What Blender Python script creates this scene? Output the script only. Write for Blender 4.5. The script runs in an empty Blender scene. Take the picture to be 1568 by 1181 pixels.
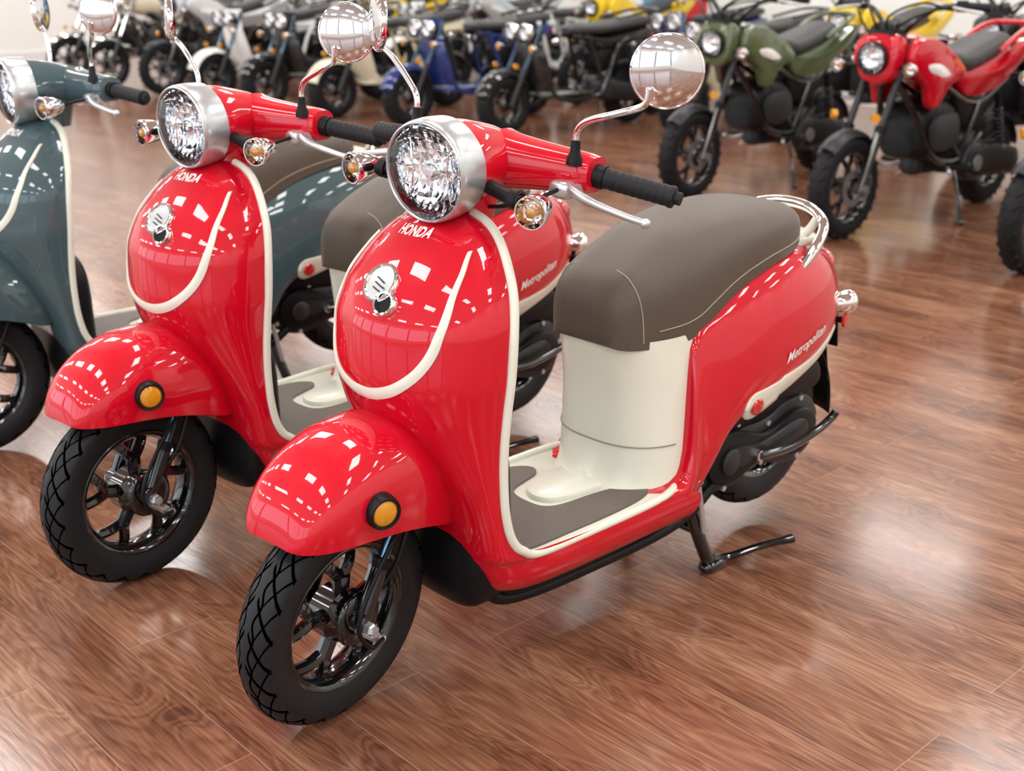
import bpy, bmesh, math, random
import numpy as np
from mathutils import Vector, Matrix
random.seed(7)
SC=bpy.context.scene
COL=SC.collection
V=Vector
# ------------------------------------------------------------------ materials
def newmat(name):
    m=bpy.data.materials.new(name); m.use_nodes=True
    return m, m.node_tree, m.node_tree.nodes['Principled BSDF']
def pbr(name,col,rough=.4,metal=0,coat=0,coatr=.03,spec=.5,noise=0,nscale=200,bump=0,trans=0,ior=1.45,emis=0):
    m,nt,b=newmat(name)
    b.inputs['Base Color'].default_value=(*col,1)
    b.inputs['Roughness'].default_value=rough
    b.inputs['Metallic'].default_value=metal
    b.inputs['Coat Weight'].default_value=coat
    b.inputs['Coat Roughness'].default_value=coatr
    b.inputs['Specular IOR Level'].default_value=spec
    b.inputs['Transmission Weight'].default_value=trans
    b.inputs['IOR'].default_value=ior
    tc=nt.nodes.new('ShaderNodeTexCoord')
    n=nt.nodes.new('ShaderNodeTexNoise'); n.inputs['Scale'].default_value=nscale; n.inputs['Detail'].default_value=3
    nt.links.new(tc.outputs['Object'],n.inputs['Vector'])
    if noise:
        mx=nt.nodes.new('ShaderNodeMix'); mx.data_type='RGBA'
        mx.inputs[6].default_value=(*[c*(1-noise) for c in col],1); mx.inputs[7].default_value=(*[min(1,c*(1+noise)) for c in col],1)
        nt.links.new(n.outputs['Fac'],mx.inputs[0]); nt.links.new(mx.outputs[2],b.inputs['Base Color'])
    if bump:
        bp=nt.nodes.new('ShaderNodeBump'); bp.inputs['Strength'].default_value=bump; bp.inputs['Distance'].default_value=.001
        nt.links.new(n.outputs['Fac'],bp.inputs['Height']); nt.links.new(bp.outputs[0],b.inputs['Normal'])
    return m
def paint(name,col): return pbr(name,col,rough=.35,coat=1,coatr=.012,spec=.10,noise=.03,nscale=3)
RED=paint('red_paint',(.56,.0018,.016))
TEAL=paint('dark_teal_paint',(.055,.095,.107))
OLIVE=paint('olive_paint',(.085,.115,.05))
YEL=paint('yellow_paint',(.85,.58,.01))
BLUE=paint('blue_paint',(.012,.03,.15))
BLK=paint('black_paint',(.010,.010,.011))
CRMP=paint('cream_paint',(.66,.60,.44))
WHP=paint('white_paint',(.75,.76,.74))
SILV=pbr('silver_paint',(.60,.61,.63),.3,.5,.6)
CREAM=pbr('cream_plastic',(.72,.735,.63),.30,coat=.4,coatr=.06,noise=.02,nscale=5)
SEAT=pbr('taupe_vinyl',(.088,.068,.051),.48,noise=.15,nscale=350,bump=.5)
SEATB=pbr('black_vinyl',(.03,.03,.033),.45,noise=.15,nscale=350,bump=.5)
STITCH=pbr('stitch_thread',(.42,.38,.30),.7)
SEAMC=pbr('panel_gap',(.22,.20,.16),.7)
MATM=pbr('rubber_floor_mat',(.125,.105,.09),.6,noise=.1,nscale=60,bump=.3)
BLACKG=pbr('black_gloss_metal',(.004,.004,.005),.12,coat=.8)
BLACKP=pbr('black_plastic',(.006,.006,.007),.42,spec=.25,noise=.1,nscale=80)
GREYM=pbr('dark_cast_metal',(.035,.036,.04),.4,.5,noise=.15,nscale=40)
ALLOY=pbr('engine_alloy',(.22,.23,.24),.38,.7,noise=.1,nscale=40)
GRIP=pbr('grip_rubber',(.012,.012,.014),.55,spec=.3)
CHROME=pbr('chrome',(.86,.87,.88),.04,1)
CHROMED=pbr('mirror_back_chrome',(.70,.69,.70),.05,1)
SATIN=pbr('satin_silver',(.56,.59,.61),.28,.75)
STEEL=pbr('fork_tube',(.10,.16,.22),.12,.9)
AMBER=pbr('amber_lens',(.85,.36,.01),.12,coat=1,trans=.25)
REDL=pbr('red_lens',(.6,.01,.01),.1,coat=1,trans=.2)
DARK=pbr('dark_void',(.004,.004,.004),.8)
MIRR=pbr('mirror_glass',(.9,.9,.9),.01,1)
LETTER=pbr('white_lettering',(.9,.9,.87),.25,.2)
def glass():
    m,nt,b=newmat('clear_lens')
    for n in list(nt.nodes):
        if n.type!='OUTPUT_MATERIAL': nt.nodes.remove(n)
    out=[n for n in nt.nodes if n.type=='OUTPUT_MATERIAL'][0]
    t=nt.nodes.new('ShaderNodeBsdfTransparent'); g=nt.nodes.new('ShaderNodeBsdfGlossy'); g.inputs['Roughness'].default_value=.01
    f=nt.nodes.new('ShaderNodeFresnel'); f.inputs[0].default_value=1.6
    mx=nt.nodes.new('ShaderNodeMixShader')
    nt.links.new(f.outputs[0],mx.inputs[0]); nt.links.new(t.outputs[0],mx.inputs[1]); nt.links.new(g.outputs[0],mx.inputs[2]); nt.links.new(mx.outputs[0],out.inputs[0])
    return m
GLASS=glass()
def reflector():
    m,nt,b=newmat('headlight_reflector')
    b.inputs['Base Color'].default_value=(.93,.95,.98,1); b.inputs['Metallic'].default_value=1; b.inputs['Roughness'].default_value=.08
    tc=nt.nodes.new('ShaderNodeTexCoord'); v=nt.nodes.new('ShaderNodeTexVoronoi'); v.inputs['Scale'].default_value=70; v.distance='CHEBYCHEV'; v.inputs['Randomness'].default_value=.45
    mp=nt.nodes.new('ShaderNodeMapping'); mp.inputs['Scale'].default_value=(.3,1.0,.6)
    bp=nt.nodes.new('ShaderNodeBump'); bp.inputs['Strength'].default_value=.8; bp.inputs['Distance'].default_value=.006
    nt.links.new(tc.outputs['Object'],mp.inputs[0]); nt.links.new(mp.outputs[0],v.inputs['Vector']); nt.links.new(v.outputs['Distance'],bp.inputs['Height']); nt.links.new(bp.outputs[0],b.inputs['Normal'])
    return m
REFL=reflector()
def tyre_mat():
    m,nt,b=newmat('tyre_rubber'); N=nt.nodes; L=nt.links
    tc=N.new('ShaderNodeTexCoord'); sp=N.new('ShaderNodeSeparateXYZ'); L.new(tc.outputs['Object'],sp.inputs[0])
    def mth(op,a,c=None,d=None):
        n=N.new('ShaderNodeMath'); n.operation=op
        for i,x in enumerate((a,c,d)):
            if x is None: continue
            if isinstance(x,(int,float)): n.inputs[i].default_value=x
            else: L.new(x,n.inputs[i])
        return n.outputs[0]
    ang=mth('ARCTAN2',sp.outputs[2],sp.outputs[0]); ay=mth('ABSOLUTE',sp.outputs[1])
    r2=mth('ADD',mth('MULTIPLY',sp.outputs[0],sp.outputs[0]),mth('MULTIPLY',sp.outputs[2],sp.outputs[2])); r=mth('SQRT',r2)
    t=mth('MULTIPLY',ang,22/(2*math.pi)); 
    p1=mth('FRACT',mth('ADD',t,mth('MULTIPLY',ay,34))); g1=mth('LESS_THAN',p1,.17)
    g1=mth('MULTIPLY',g1,mth('GREATER_THAN',ay,.004))
    p2=mth('FRACT',mth('SUBTRACT',mth('MULTIPLY',t,1.0),mth('MULTIPLY',ay,46))); g2=mth('LESS_THAN',p2,.12)
    g2=mth('MULTIPLY',g2,mth('GREATER_THAN',ay,.014))
    g=mth('MAXIMUM',g1,g2)
    wav=mth('MULTIPLY',mth('SINE',mth('MULTIPLY',ang,22)),.003)
    cen=mth('LESS_THAN',mth('ABSOLUTE',mth('SUBTRACT',mth('ADD',ay,wav),.012)),.0018); g=mth('MAXIMUM',g,cen)
    msk=mth('GREATER_THAN',r,.183); g=mth('MULTIPLY',g,msk)
    mx=N.new('ShaderNodeMix'); mx.data_type='RGBA'; mx.inputs[6].default_value=(.0125,.0135,.016,1); mx.inputs[7].default_value=(.0006,.0006,.0006,1)
    L.new(g,mx.inputs[0]); L.new(mx.outputs[2],b.inputs['Base Color'])
    sm=mth('MULTIPLY',mth('SUBTRACT',1.0,g),.25); L.new(sm,b.inputs['Specular IOR Level'])
    bp=N.new('ShaderNodeBump'); bp.inputs['Strength'].default_value=1; bp.inputs['Distance'].default_value=.004; bp.invert=True
    L.new(g,bp.inputs['Height']); L.new(bp.outputs[0],b.inputs['Normal'])
    b.inputs['Roughness'].default_value=.42
    return m
TYRE=tyre_mat()
TYREP=pbr('tyre_rubber_plain',(.010,.010,.012),.6,spec=.25,noise=.2,nscale=50)
# ------------------------------------------------------------------ mesh helpers
def spl(xs,ys):
    xs=np.array(xs,float);ys=np.array(ys,float)
    if xs[0]>xs[-1]: xs=xs[::-1];ys=ys[::-1]
    h=np.diff(xs);d=np.diff(ys)/h;m=np.zeros(len(xs));m[0]=d[0];m[-1]=d[-1]
    for i in range(1,len(xs)-1):
        if d[i-1]*d[i]>0:
            w1=2*h[i]+h[i-1];w2=h[i]+2*h[i-1];m[i]=(w1+w2)/(w1/d[i-1]+w2/d[i])
    def f(x):
        x=min(max(x,xs[0]),xs[-1]); i=min(max(int(np.searchsorted(xs,x))-1,0),len(h)-1)
        t=(x-xs[i])/h[i];a=h[i]
        return float((2*t**3-3*t*t+1)*ys[i]+(t**3-2*t*t+t)*a*m[i]+(-2*t**3+3*t*t)*ys[i+1]+(t**3-t*t)*a*m[i+1])
    return f
def tab(rows):
    k=len(rows[0]); xs=[r[0] for r in rows]
    return [spl(xs,[r[j] for r in rows]) for j in range(1,k)]
def finish(me,ang=40):
    bm=bmesh.new(); bm.from_mesh(me); bmesh.ops.remove_doubles(bm,verts=bm.verts,dist=1e-5)
    bmesh.ops.recalc_face_normals(bm,faces=bm.faces); bm.to_mesh(me); bm.free()
    for p in me.polygons: p.use_smooth=True
    me.set_sharp_from_angle(angle=math.radians(ang))
class Builder:
    def __init__(s,parent=None,group=False):
        s.parent=parent; s.group=group; s.v=[];s.f=[];s.mi=[];s.mats=[]
    def add(s,name,vs,fs,mat,origin=None,solid=0,ang=40):
        vs=[V(v) for v in vs]
        if s.group:
            o=len(s.v); s.v+=vs
            if mat not in s.mats: s.mats.append(mat)
            k=s.mats.index(mat)
            for f in fs: s.f.append(tuple(i+o for i in f)); s.mi.append(k)
            return None
        og=V(origin) if origin is not None else V((0,0,0))
        me=bpy.data.meshes.new(name); me.from_pydata([tuple(v-og) for v in vs],[],fs); me.materials.append(mat); finish(me,ang)
        ob=bpy.data.objects.new(name,me); COL.objects.link(ob); ob.location=og
        if s.parent: ob.parent=s.parent
        if solid:
            md=ob.modifiers.new('thick','SOLIDIFY'); md.thickness=solid; md.offset=-1
        return ob
    def make(s,name):
        me=bpy.data.meshes.new(name); me.from_pydata([tuple(v) for v in s.v],[],s.f)
        for m in s.mats: me.materials.append(m)
        me.polygons.foreach_set('material_index',s.mi); finish(me)
        return me
    def grid(s,name,rows,mat,closed=False,caps=False,**k):
        n=len(rows[0]); vs=[p for r in rows for p in r]; fs=[]
        for i in range(len(rows)-1):
            for j in range(n if closed else n-1):
                a=i*n+j;b=i*n+(j+1)%n; fs.append((a,b,b+n,a+n))
        if caps:
            fs.append(tuple(range(n))[::-1]); fs.append(tuple(range((len(rows)-1)*n,len(rows)*n)))
        return s.add(name,vs,fs,mat,**k)
    def tube(s,name,pts,r,mat,seg=10,radii=None,smooth=True,flat=1,**k):
        pts=[V(p) for p in pts]
        if smooth and len(pts)>2:
            P=[pts[0]*2-pts[1]]+pts+[pts[-1]*2-pts[-2]]; out=[];rr=[];R=radii or [r]*len(pts)
            for i in range(1,len(P)-2):
                for q in range(6):
                    t=q/6; a,b,c,d=P[i-1],P[i],P[i+1],P[i+2]
                    out.append(.5*((2*b)+(c-a)*t+(2*a-5*b+4*c-d)*t*t+(3*b-a-3*c+d)*t**3)); rr.append(R[i-1]*(1-t)+R[i]*t)
            out.append(pts[-1]); rr.append(R[-1]); pts=out
        else: rr=radii or [r]*len(pts)
        rows=[]; up=None
        for i,p in enumerate(pts):
            d=(pts[min(i+1,len(pts)-1)]-pts[max(i-1,0)]).normalized()
            if up is None:
                up=V((0,0,1)) if abs(d.z)<.9 else V((1,0,0))
            u=(up-d*up.dot(d)).normalized(); w=d.cross(u); up=u
            rows.append([p+(u*math.cos(a)*flat+w*math.sin(a))*rr[i] for a in [2*math.pi*j/seg for j in range(seg)]])
        return s.grid(name,rows,mat,closed=True,caps=True,**k)
    def rev(s,name,prof,cen,axis,mat,seg=32,**k):
        o=V(cen); d=V(axis).normalized(); u=d.orthogonal().normalized(); w=d.cross(u)
        rows=[[o+d*a+(u*math.cos(t)+w*math.sin(t))*r for t in [2*math.pi*j/seg for j in range(seg)]] for a,r in prof]
        return s.grid(name,rows,mat,closed=True,**k)
    def ell(s,name,c,r,mat,seg=20,n=2.0,rot=None):
        c=V(c); rows=[]
        def sp(x,e): return math.copysign(abs(x)**e,x)
        e=2.0/n
        for i in range(1,seg//2+6):
            ph=-math.pi/2+math.pi*i/(seg//2+6)
            row=[]
            for j in range(seg):
                th=2*math.pi*j/seg
                p=V((r[0]*sp(math.cos(ph),e)*sp(math.cos(th),e),r[1]*sp(math.cos(ph),e)*sp(math.sin(th),e),r[2]*sp(math.sin(ph),e)))
                if rot is not None: p=rot@p
                row.append(c+p)
            rows.append(row)
        return s.grid(name,rows,mat,closed=True,caps=True)
    def prism(s,name,out,o,u,v,th,bev,mat,**k):
        o=V(o);u=V(u);v=V(v);n=u.cross(v).normalized()
        cx=sum(p[0] for p in out)/len(out);cy=sum(p[1] for p in out)/len(out)
        def ins(b):
            r=[]
            for x,y in out:
                d=math.hypot(x-cx,y-cy) or 1; q=max(0,1-b/d); r.append((cx+(x-cx)*q,cy+(y-cy)*q))
            return r
        rows=[[o+u*x+v*y+n*h for x,y in ins(b)] for b,h in ((bev,0),(bev*.3,bev*.3),(0,bev),(0,th-bev),(bev*.3,th-bev*.3),(bev,th))]
        return s.grid(name,rows,mat,closed=True,caps=True,**k)
def smoothloop(pts,k=5):
    n=len(pts);out=[]
    for i in range(n):
        a,b,c,d=[np.array(pts[(i+j)%n],float) for j in (-1,0,1,2)]
        for q in range(k):
            t=q/k; out.append(tuple(.5*((2*b)+(c-a)*t+(2*a-5*b+4*c-d)*t*t+(3*b-a-3*c+d)*t**3)))
    return out
def empty(name,parent=None):
    e=bpy.data.objects.new(name,None); COL.objects.link(e); e.empty_display_size=.2
    if parent: e.parent=parent
    return e
def textmesh(body,size,fn,shear=0,off=.02):
    cu=bpy.data.curves.new('t','FONT'); cu.body=body; cu.size=size; cu.align_x='CENTER'; cu.align_y='CENTER'; cu.offset=size*off; cu.shear=shear; cu.resolution_u=3
    ob=bpy.data.objects.new('t',cu); COL.objects.link(ob)
    dg=bpy.context.evaluated_depsgraph_get(); me=ob.evaluated_get(dg).to_mesh()
    vs=[fn(v.co.x,v.co.y) for v in me.vertices]; fs=[tuple(p.vertices) for p in me.polygons]
    bpy.data.objects.remove(ob); return vs,fs
AX=V((-math.sin(math.radians(26.5)),0,math.cos(math.radians(26.5))))
def wheel(B,pre,cx,cz,R,hw,rimr,nsp=5,ymat=BLACKG):
    c=V((cx,0,cz)); t=R-rimr
    prof=[(-hw*.78,rimr),(-hw*.95,rimr+t*.2),(-hw*1.02,rimr+t*.45),(-hw*.97,rimr+t*.68),(-hw*.80,R-.013*R/.2),(-hw*.5,R-.005*R/.2),(-hw*.22,R-.001),(0,R)]
    prof=prof+[(-a,r) for a,r in prof[-2::-1]]
    if B.group:
        B.rev(pre+'tyre',prof,c,(0,1,0),TYREP,seg=40)
        for q in range(26):
            a=2*math.pi*q/26
            for sg in (1,-1):
                p0=c+V(((R-.004)*math.cos(a),sg*hw*.35,(R-.004)*math.sin(a))); p1=c+V(((R-.012)*math.cos(a+.10),sg*hw*.85,(R-.012)*math.sin(a+.10)))
                B.tube('',[p0,p1],.007,TYREP,seg=5)
    else: B.rev(pre+'tyre',prof,c,(0,1,0),TYRE,seg=72,origin=c)
    rp=[(-hw*.80,rimr+.004),(-hw*.84,rimr+.001),(-hw*.80,rimr-.004),(-hw*.5,rimr-.014),(0,rimr-.018),(hw*.5,rimr-.014),(hw*.80,rimr-.004),(hw*.84,rimr+.001),(hw*.80,rimr+.004)]
    B.rev(pre+'rim',rp,c,(0,1,0),ymat,seg=48 if not B.group else 32)
    B.rev(pre+'hub',[(-.045,.0),(-.045,.02),(-.03,.03),(-.02,.048),(.022,.050),(.03,.035),(.045,.022),(.048,0)],c,(0,1,0),ymat,seg=24)
    for i in range(nsp):
        a=2*math.pi*i/nsp+.3
        def P(r,da,y=0): return c+V((r*math.cos(a+da),y,r*math.sin(a+da)))
        r1=rimr-.012
        B.tube(pre+'spoke_%d'%i,[P(.03,0,.012),P(.5*(r1+.04),0,.016)],.015,ymat,seg=8)
        B.tube(pre+'spoke_l%d'%i,[P(.5*(r1+.02),0,.014),P(.8*r1,.20,.012),P(r1,.30,.0)],.0115,ymat,seg=8)
        B.tube(pre+'spoke_r%d'%i,[P(.5*(r1+.02),0,.014),P(.8*r1,-.20,.012),P(r1,-.30,.0)],.0115,ymat,seg=8)
def headlamp(B,c,d,R,depth,ring):
    c=V(c);d=V(d).normalized()
    B.rev('headlight_ring',[(-depth,R*.98),(-depth*.5,R*1.015),(-.008,R*1.01),(0,R*.985),(.002,R*.955),(.000,R*.93),(-.010,R*.92)],c,d,ring,seg=56)
    B.rev('headlight_reflector',[(-.004,R*.925),(-.014,R*.84),(-.022,R*.66),(-.028,R*.45),(-.032,R*.24),(-.034,.0)],c,d,REFL,seg=48)
    B.rev('headlight_bulb',[(-.034,R*.22),(-.016,R*.20),(-.010,R*.13),(-.009,0)],c,d,CHROME,seg=16)
    if not B.group:
        u=d.cross(V((0,0,1))).normalized(); w=u.cross(d)
        for sg in (1,-1):
            B.tube('headlight_vane',[c+u*sg*R*.52+w*R*.60-d*.017,c+u*sg*R*.42-d*.014,c+u*sg*R*.52-w*R*.60-d*.017],.0016,CHROME,seg=6)
        B.tube('headlight_bar',[c+u*R*.8-d*.010,c+u*R*.2-d*.012,c-u*R*.2-d*.012,c-u*R*.8-d*.010],.0014,CHROME,seg=6)
    B.rev('headlight_lens',[(-.002,R*.93),(.008,R*.80),(.017,R*.55),(.022,R*.28),(.024,0)],c,d,GLASS,seg=48)
def mirror(B,sgn,c,ang,r=.056):
    d=V((math.cos(ang),math.sin(ang)*sgn,.0)).normalized()
    B.rev('mirror_shell',[(-.010,r*.93),(-.008,r),(-.002,r*1.015),(.002,r*1.0),(.003,r*.965),(.0015,r*.95)],c,d,CHROME,seg=48)
    B.rev('mirror_back',[(.0015,r*.96),(.005,r*.8),(.0085,r*.55),(.0105,r*.28),(.011,0)],c,d,CHROMED,seg=48)
    B.rev('mirror_face',[(-.008,r*.94),(-.0085,r*.5),(-.009,0)],c,d,MIRR,seg=32)
def signal(B,nm,c,d,r,L,amber=False):
    B.rev(nm+'_body',[(-L,0),(-L*.97,r*.35),(-L*.8,r*.62),(-L*.5,r*.85),(-L*.15,r*.98),(0,r),(.003,r*.96),(.003,r*.88)],c,d,CHROME,seg=28)
    B.rev(nm+'_reflector',[(.002,r*.88),(-.008,r*.6),(-.010,0)],c,d,REFL if not amber else AMBER,seg=24)
    if not amber: B.rev(nm+'_bulb',[(-.01,r*.34),(.002,r*.32),(.006,r*.18),(.007,0)],c,d,AMBER,seg=14)
    B.rev(nm+'_lens',[(.003,r*.9),(.009,r*.7),(.013,r*.35),(.014,0)],c,d,GLASS if not amber else AMBER,seg=24)
# ------------------------------------------------------------------ shield surface
SH=[(.870,-.240,-.288,.045,2.0),(.858,-.213,-.288,.085,2.0),(.838,-.186,-.284,.118,2.0),(.80,-.146,-.274,.152,2.0),(.75,-.108,-.262,.180,2.0),(.69,-.084,-.252,.191,2.0),
 (.62,-.080,-.247,.190,2.05),(.56,-.096,-.243,.184,2.2),(.50,-.125,-.24,.179,2.4),(.44,-.160,-.24,.176,3.0),(.36,-.195,-.245,.176,3.8),(.31,-.207,-.262,.177,4.5),
 (.285,-.213,-.285,.178,5.5),(.275,-.216,-.33,.179,6.5),(.268,-.218,-.47,.180,8),(.260,-.221,-.72,.181,9),(.245,-.228,-.775,.182,9),(.225,-.238,-.78,.180,9),(.20,-.252,-.775,.170,8),(.18,-.275,-.76,.150,7),(.168,-.31,-.74,.12,6)]
fxf,fxe,fw,fn=tab(SH)
def Sx(y,z):
    w=fw(z);n=fn(z);q=max(0,1-abs(y/w)**n)**(1/n)
    return fxe(z)+(fxf(z)-fxe(z))*q
def Sn(y,z):
    e=.004;dy=(Sx(y+e,z)-Sx(y-e,z))/(2*e);dz=(Sx(y,z+e)-Sx(y,z-e))/(2*e)
    return V((1,-dy,-dz)).normalized()
RB=[(-.66,.175,.11,.258,.155,.160),(-.70,.174,.115,.264,.160,.172),(-.735,.175,.12,.285,.158,.178),(-.752,.177,.124,.335,.150,.180),(-.764,.18,.126,.43,.142,.176),(-.778,.19,.13,.540,.132,.170),(-.80,.207,.135,.575,.128,.169),(-.84,.262,.142,.60,.125,.172),(-.88,.328,.15,.625,.122,.177),
 (-.92,.358,.152,.645,.12,.181),(-.97,.372,.152,.66,.12,.184),(-1.04,.385,.148,.672,.118,.183),(-1.12,.402,.14,.676,.112,.177),(-1.20,.42,.128,.672,.100,.164),(-1.28,.44,.105,.655,.078,.140),(-1.34,.455,.08,.630,.055,.108),(-1.385,.47,.05,.60,.035,.072),(-1.405,.49,.02,.565,.01,.03)]
rzl,ryb,rzt,ryt,rw=tab(RB)
def By(x,z):
    a,b=rzl(x),rzt(x); s=min(max((z-a)/(b-a),0),1)
    yb,yt,w=ryb(x),ryt(x),rw(x)
    return yb*(1-s)+yt*s+(w-(yb+yt)/2)*(4*s*(1-s))**.5
def scooter(name,P,loc,yaw,steer,seatm=SEAT):
    root=empty(name); root.location=(loc[0],loc[1],0); root.rotation_euler=(0,0,math.radians(yaw))
    st=empty('steering',root); A0=V((.07,0,0))
    st.matrix_local=Matrix.Translation(A0)@Matrix.Rotation(math.radians(steer),4,AX)@Matrix.Translation(-A0)
    B=Builder(root); T=Builder(st)
    wheel(T,'front_',0,.207,.207,.040,.135,nsp=5)
    ad=V((AX.x,0,AX.z))
    for s in (1,-1):
        a=V((.0,s*.064,.215)); 
        T.tube('fork_lower',[a-ad*.015,a+ad*.10],.0145,BLACKG,seg=14)
        T.rev('fork_lug',[(-.012,.0),(-.012,.018),(.012,.018),(.012,0)],a,(0,1,0),BLACKG,seg=18)
        T.tube('fork_upper',[a+ad*.10,a+ad*.34],.011,STEEL,seg=14)
        T.rev('fork_seal',[(0,.0145),(.012,.0165),(.018,.0165),(.02,.011)],a+ad*.095,ad,BLACKP,seg=18)
        T.rev('axle_nut',[(0,.012),(.012,.012),(.014,.010),(.02,.009),(.021,0)],(0,s*.076,.207),(0,s,0),SATIN,seg=6)
    T.tube('brake_cable',[(-.045,.072,.16),(.0,.085,.17),(.03,.085,.23),(-.02,.085,.32),(-.10,.08,.40)],.0042,BLACKP,seg=8)
    T.tube('brake_hose',[(-.03,.06,.25),(-.07,.075,.30),(-.12,.07,.40)],.005,BLACKP,seg=8)
    T.tube('brake_arm',[(.0,.06,.19),(-.03,.064,.165),(-.05,.070,.158)],.0065,SATIN,seg=8)
    T.rev('brake_arm_pivot',[(0,.010),(.012,.010),(.014,0)],(-.03,.058,.168),(0,1,0),SATIN,seg=12)
    T.ell('brake_backing_plate',(-.01,.045,.207),(.05,.012,.05),BLACKG,seg=20,n=2.2)
    FE=[(.147,.4055,.404,.040),(.1455,.418,.404,.050),(.141,.437,.403,.062),(.128,.466,.402,.077),(.09,.508,.400,.098),(.04,.536,.398,.110),(-.02,.551,.392,.117),(-.08,.552,.380,.120),(-.13,.538,.365,.119),(-.175,.510,.350,.114),(-.205,.470,.345,.104),(-.215,.43,.348,.095)]
    fzt,fzl,fwf=tab(FE); rows=[]
    for i in range(48):
        t=i/47; x=.147-.362*t**2.0
        zt,zl,w=fzt(x),fzl(x),fwf(x); row=[]
        for j in range(37):
            th=math.pi*j/36; c=math.cos(th); sn=max(0,math.sin(th))
            row.append((x,w*math.copysign(abs(c)**.72,c)*(1-.05*(1-sn)**3),zl+(zt-zl)*sn**.82))
        rows.append(row)
    T.grid('front_fender',rows,P,ang=85)
    T.grid('front_fender_inner',[[(p[0]-.004,p[1]*.965,p[2]-.0035) for p in r] for r in rows],BLACKP,ang=80)
    for s in (1,-1):
        ax=(.30,s*.95,.05); c=V((.005,s*.100,.448))
        T.rev('reflector_housing',[(-.004,.030),(.016,.030),(.026,.028),(.029,.026),(.028,.023),(.024,.022)],c,ax,BLACKP,seg=32)
        T.rev('reflector_lens',[(.024,.0225),(.027,.018),(.028,0)],c,ax,AMBER,seg=28)
    hd=V((1,0,-.06)); headlamp(T,(-.198,0,.945),hd,.084,.060,SATIN)
    NA=[(-.250,.945,.082,.080),(-.27,.947,.080,.077),(-.31,.950,.073,.068),(-.36,.950,.066,.056),(-.40,.945,.060,.044),(-.44,.938,.052,.034),(-.465,.934,.035,.022),(-.475,.932,.012,.008)]
    ncz,nw,nh=tab(NA); rows=[]
    for i in range(24):
        x=-.250-.225*i/23; rows.append([(x,nw(x)*math.cos(a),ncz(x)+nh(x)*math.sin(a)) for a in [2*math.pi*j/32 for j in range(32)]])
    T.grid('handlebar_cover',rows,P,closed=True,caps=True)
    for s in (1,-1):
        rows=[]
        for i in range(14):
            t=i/13; y=.03+.165*t; cx=-.365-.045*t; cz=.950-.004*t; rx=.052-.020*t**.7; rz=.052-.020*t**.6
            if i==13: rx*=.93;rz*=.93
            rows.append([(cx+rx*math.copysign(abs(math.cos(a))**.75,math.cos(a)),s*y,cz+rz*math.copysign(abs(math.sin(a))**.75,math.sin(a))) for a in [2*math.pi*j/24 for j in range(24)]])
        T.grid('handlebar_cover_arm',rows,P,closed=True,caps=True)
        g0=V((-.412,s*.188,.945)); g1=V((-.446,s*.328,.928)); dg=(g1-g0)
        T.tube('switch_housing',[g0-dg*.04,g0+dg*.14],.0205,BLACKP,seg=18)
        pr=[(0,.0)]+[(0,.019),(.006,.020)]; n=9
        for q in range(n):
            a=.010+q*.0125; pr+=[(a,.0168),(a+.002,.0178),(a+.009,.0178),(a+.011,.0168)]
        pr+=[(.124,.0175),(.130,.019),(.134,.018),(.136,.012),(.136,.011),(.146,.011),(.147,0)]
        T.rev('grip',pr,g0+dg*.06,dg,GRIP,seg=20)
        T.tube('brake_lever',[(-.375,s*.165,.930),(-.352,s*.195,.925),(-.348,s*.235,.916),(-.362,s*.285,.903),(-.372,s*.315,.897)],.006,SATIN,radii=[.010,.009,.0065,.006,.006],seg=10)
        T.ell('lever_ball',(-.374,s*.318,.896),(.009,.009,.009),SATIN,seg=12)
        T.rev('lever_perch',[(0,.016),(.02,.016),(.022,0)],(-.385,s*.172,.915),(0,.1,1),SATIN,seg=14)
        T.ell('lever_clamp',(-.372,s*.158,.922),(.022,.024,.016),SATIN,seg=14,n=3)
        T.tube('control_cable',[(-.36,s*.16,.925),(-.31,s*.15,.915),(-.29,s*.10,.895),(-.31,s*.05,.88)],.0035,BLACKP,seg=8)
        T.tube('signal_stem',[(-.275,s*.06,.928),(-.256,s*.155,.916)],.012,BLACKP,seg=14)
        T.rev('signal_collar',[(0,.0175),(.014,.0175),(.017,.013)],(-.262,s*.135,.918),(.1,s,0),BLACKP,seg=18)
        signal(T,'front_signal',V((-.232,s*.193,.912)),(.97,s*.22,-.05),.028,.058)
        T.rev('mirror_boot',[(0,.014),(.012,.013),(.02,.009),(.04,.008),(.042,0)],(-.375,s*.172,.965),(0,0,1),BLACKP,seg=16)
        if s==1: mp=[(-.375,.172,1.0),(-.374,.175,1.022),(-.366,.20,1.042),(-.350,.265,1.066),(-.340,.312,1.085),(-.336,.326,1.105),(-.345,.33,1.125)]; mc=V((-.350,.342,1.140)); ma=28
        else: mp=[(-.375,-.172,1.0),(-.376,-.175,1.022),(-.382,-.195,1.042),(-.392,-.245,1.078),(-.394,-.280,1.098),(-.392,-.292,1.112),(-.396,-.292,1.125)]; mc=V((-.400,-.297,1.140)); ma=36
        T.tube('mirror_stem',mp,.0055,CHROME,seg=12)
        T.rev('mirror_joint',[(-.008,0),(-.008,.008),(.008,.010),(.014,0)],mp[5],(0,.2*s,1),CHROME,seg=14)
        mirror(T,s,mc,math.radians(ma))
    rows=[]
    for z,xr,w in ((.925,.050,.060),(.90,.048,.056),(.875,.046,.052),(.85,.045,.05)):
        rows.append([(-.328+(.945-z)*.2+xr*math.cos(a),w*math.sin(a),z) for a in [2*math.pi*j/28 for j in range(28)]])
    T.grid('steering_neck_cover',rows,P,closed=True,caps=True)
    # leg shield
    rows=[]; zs=[]
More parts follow.
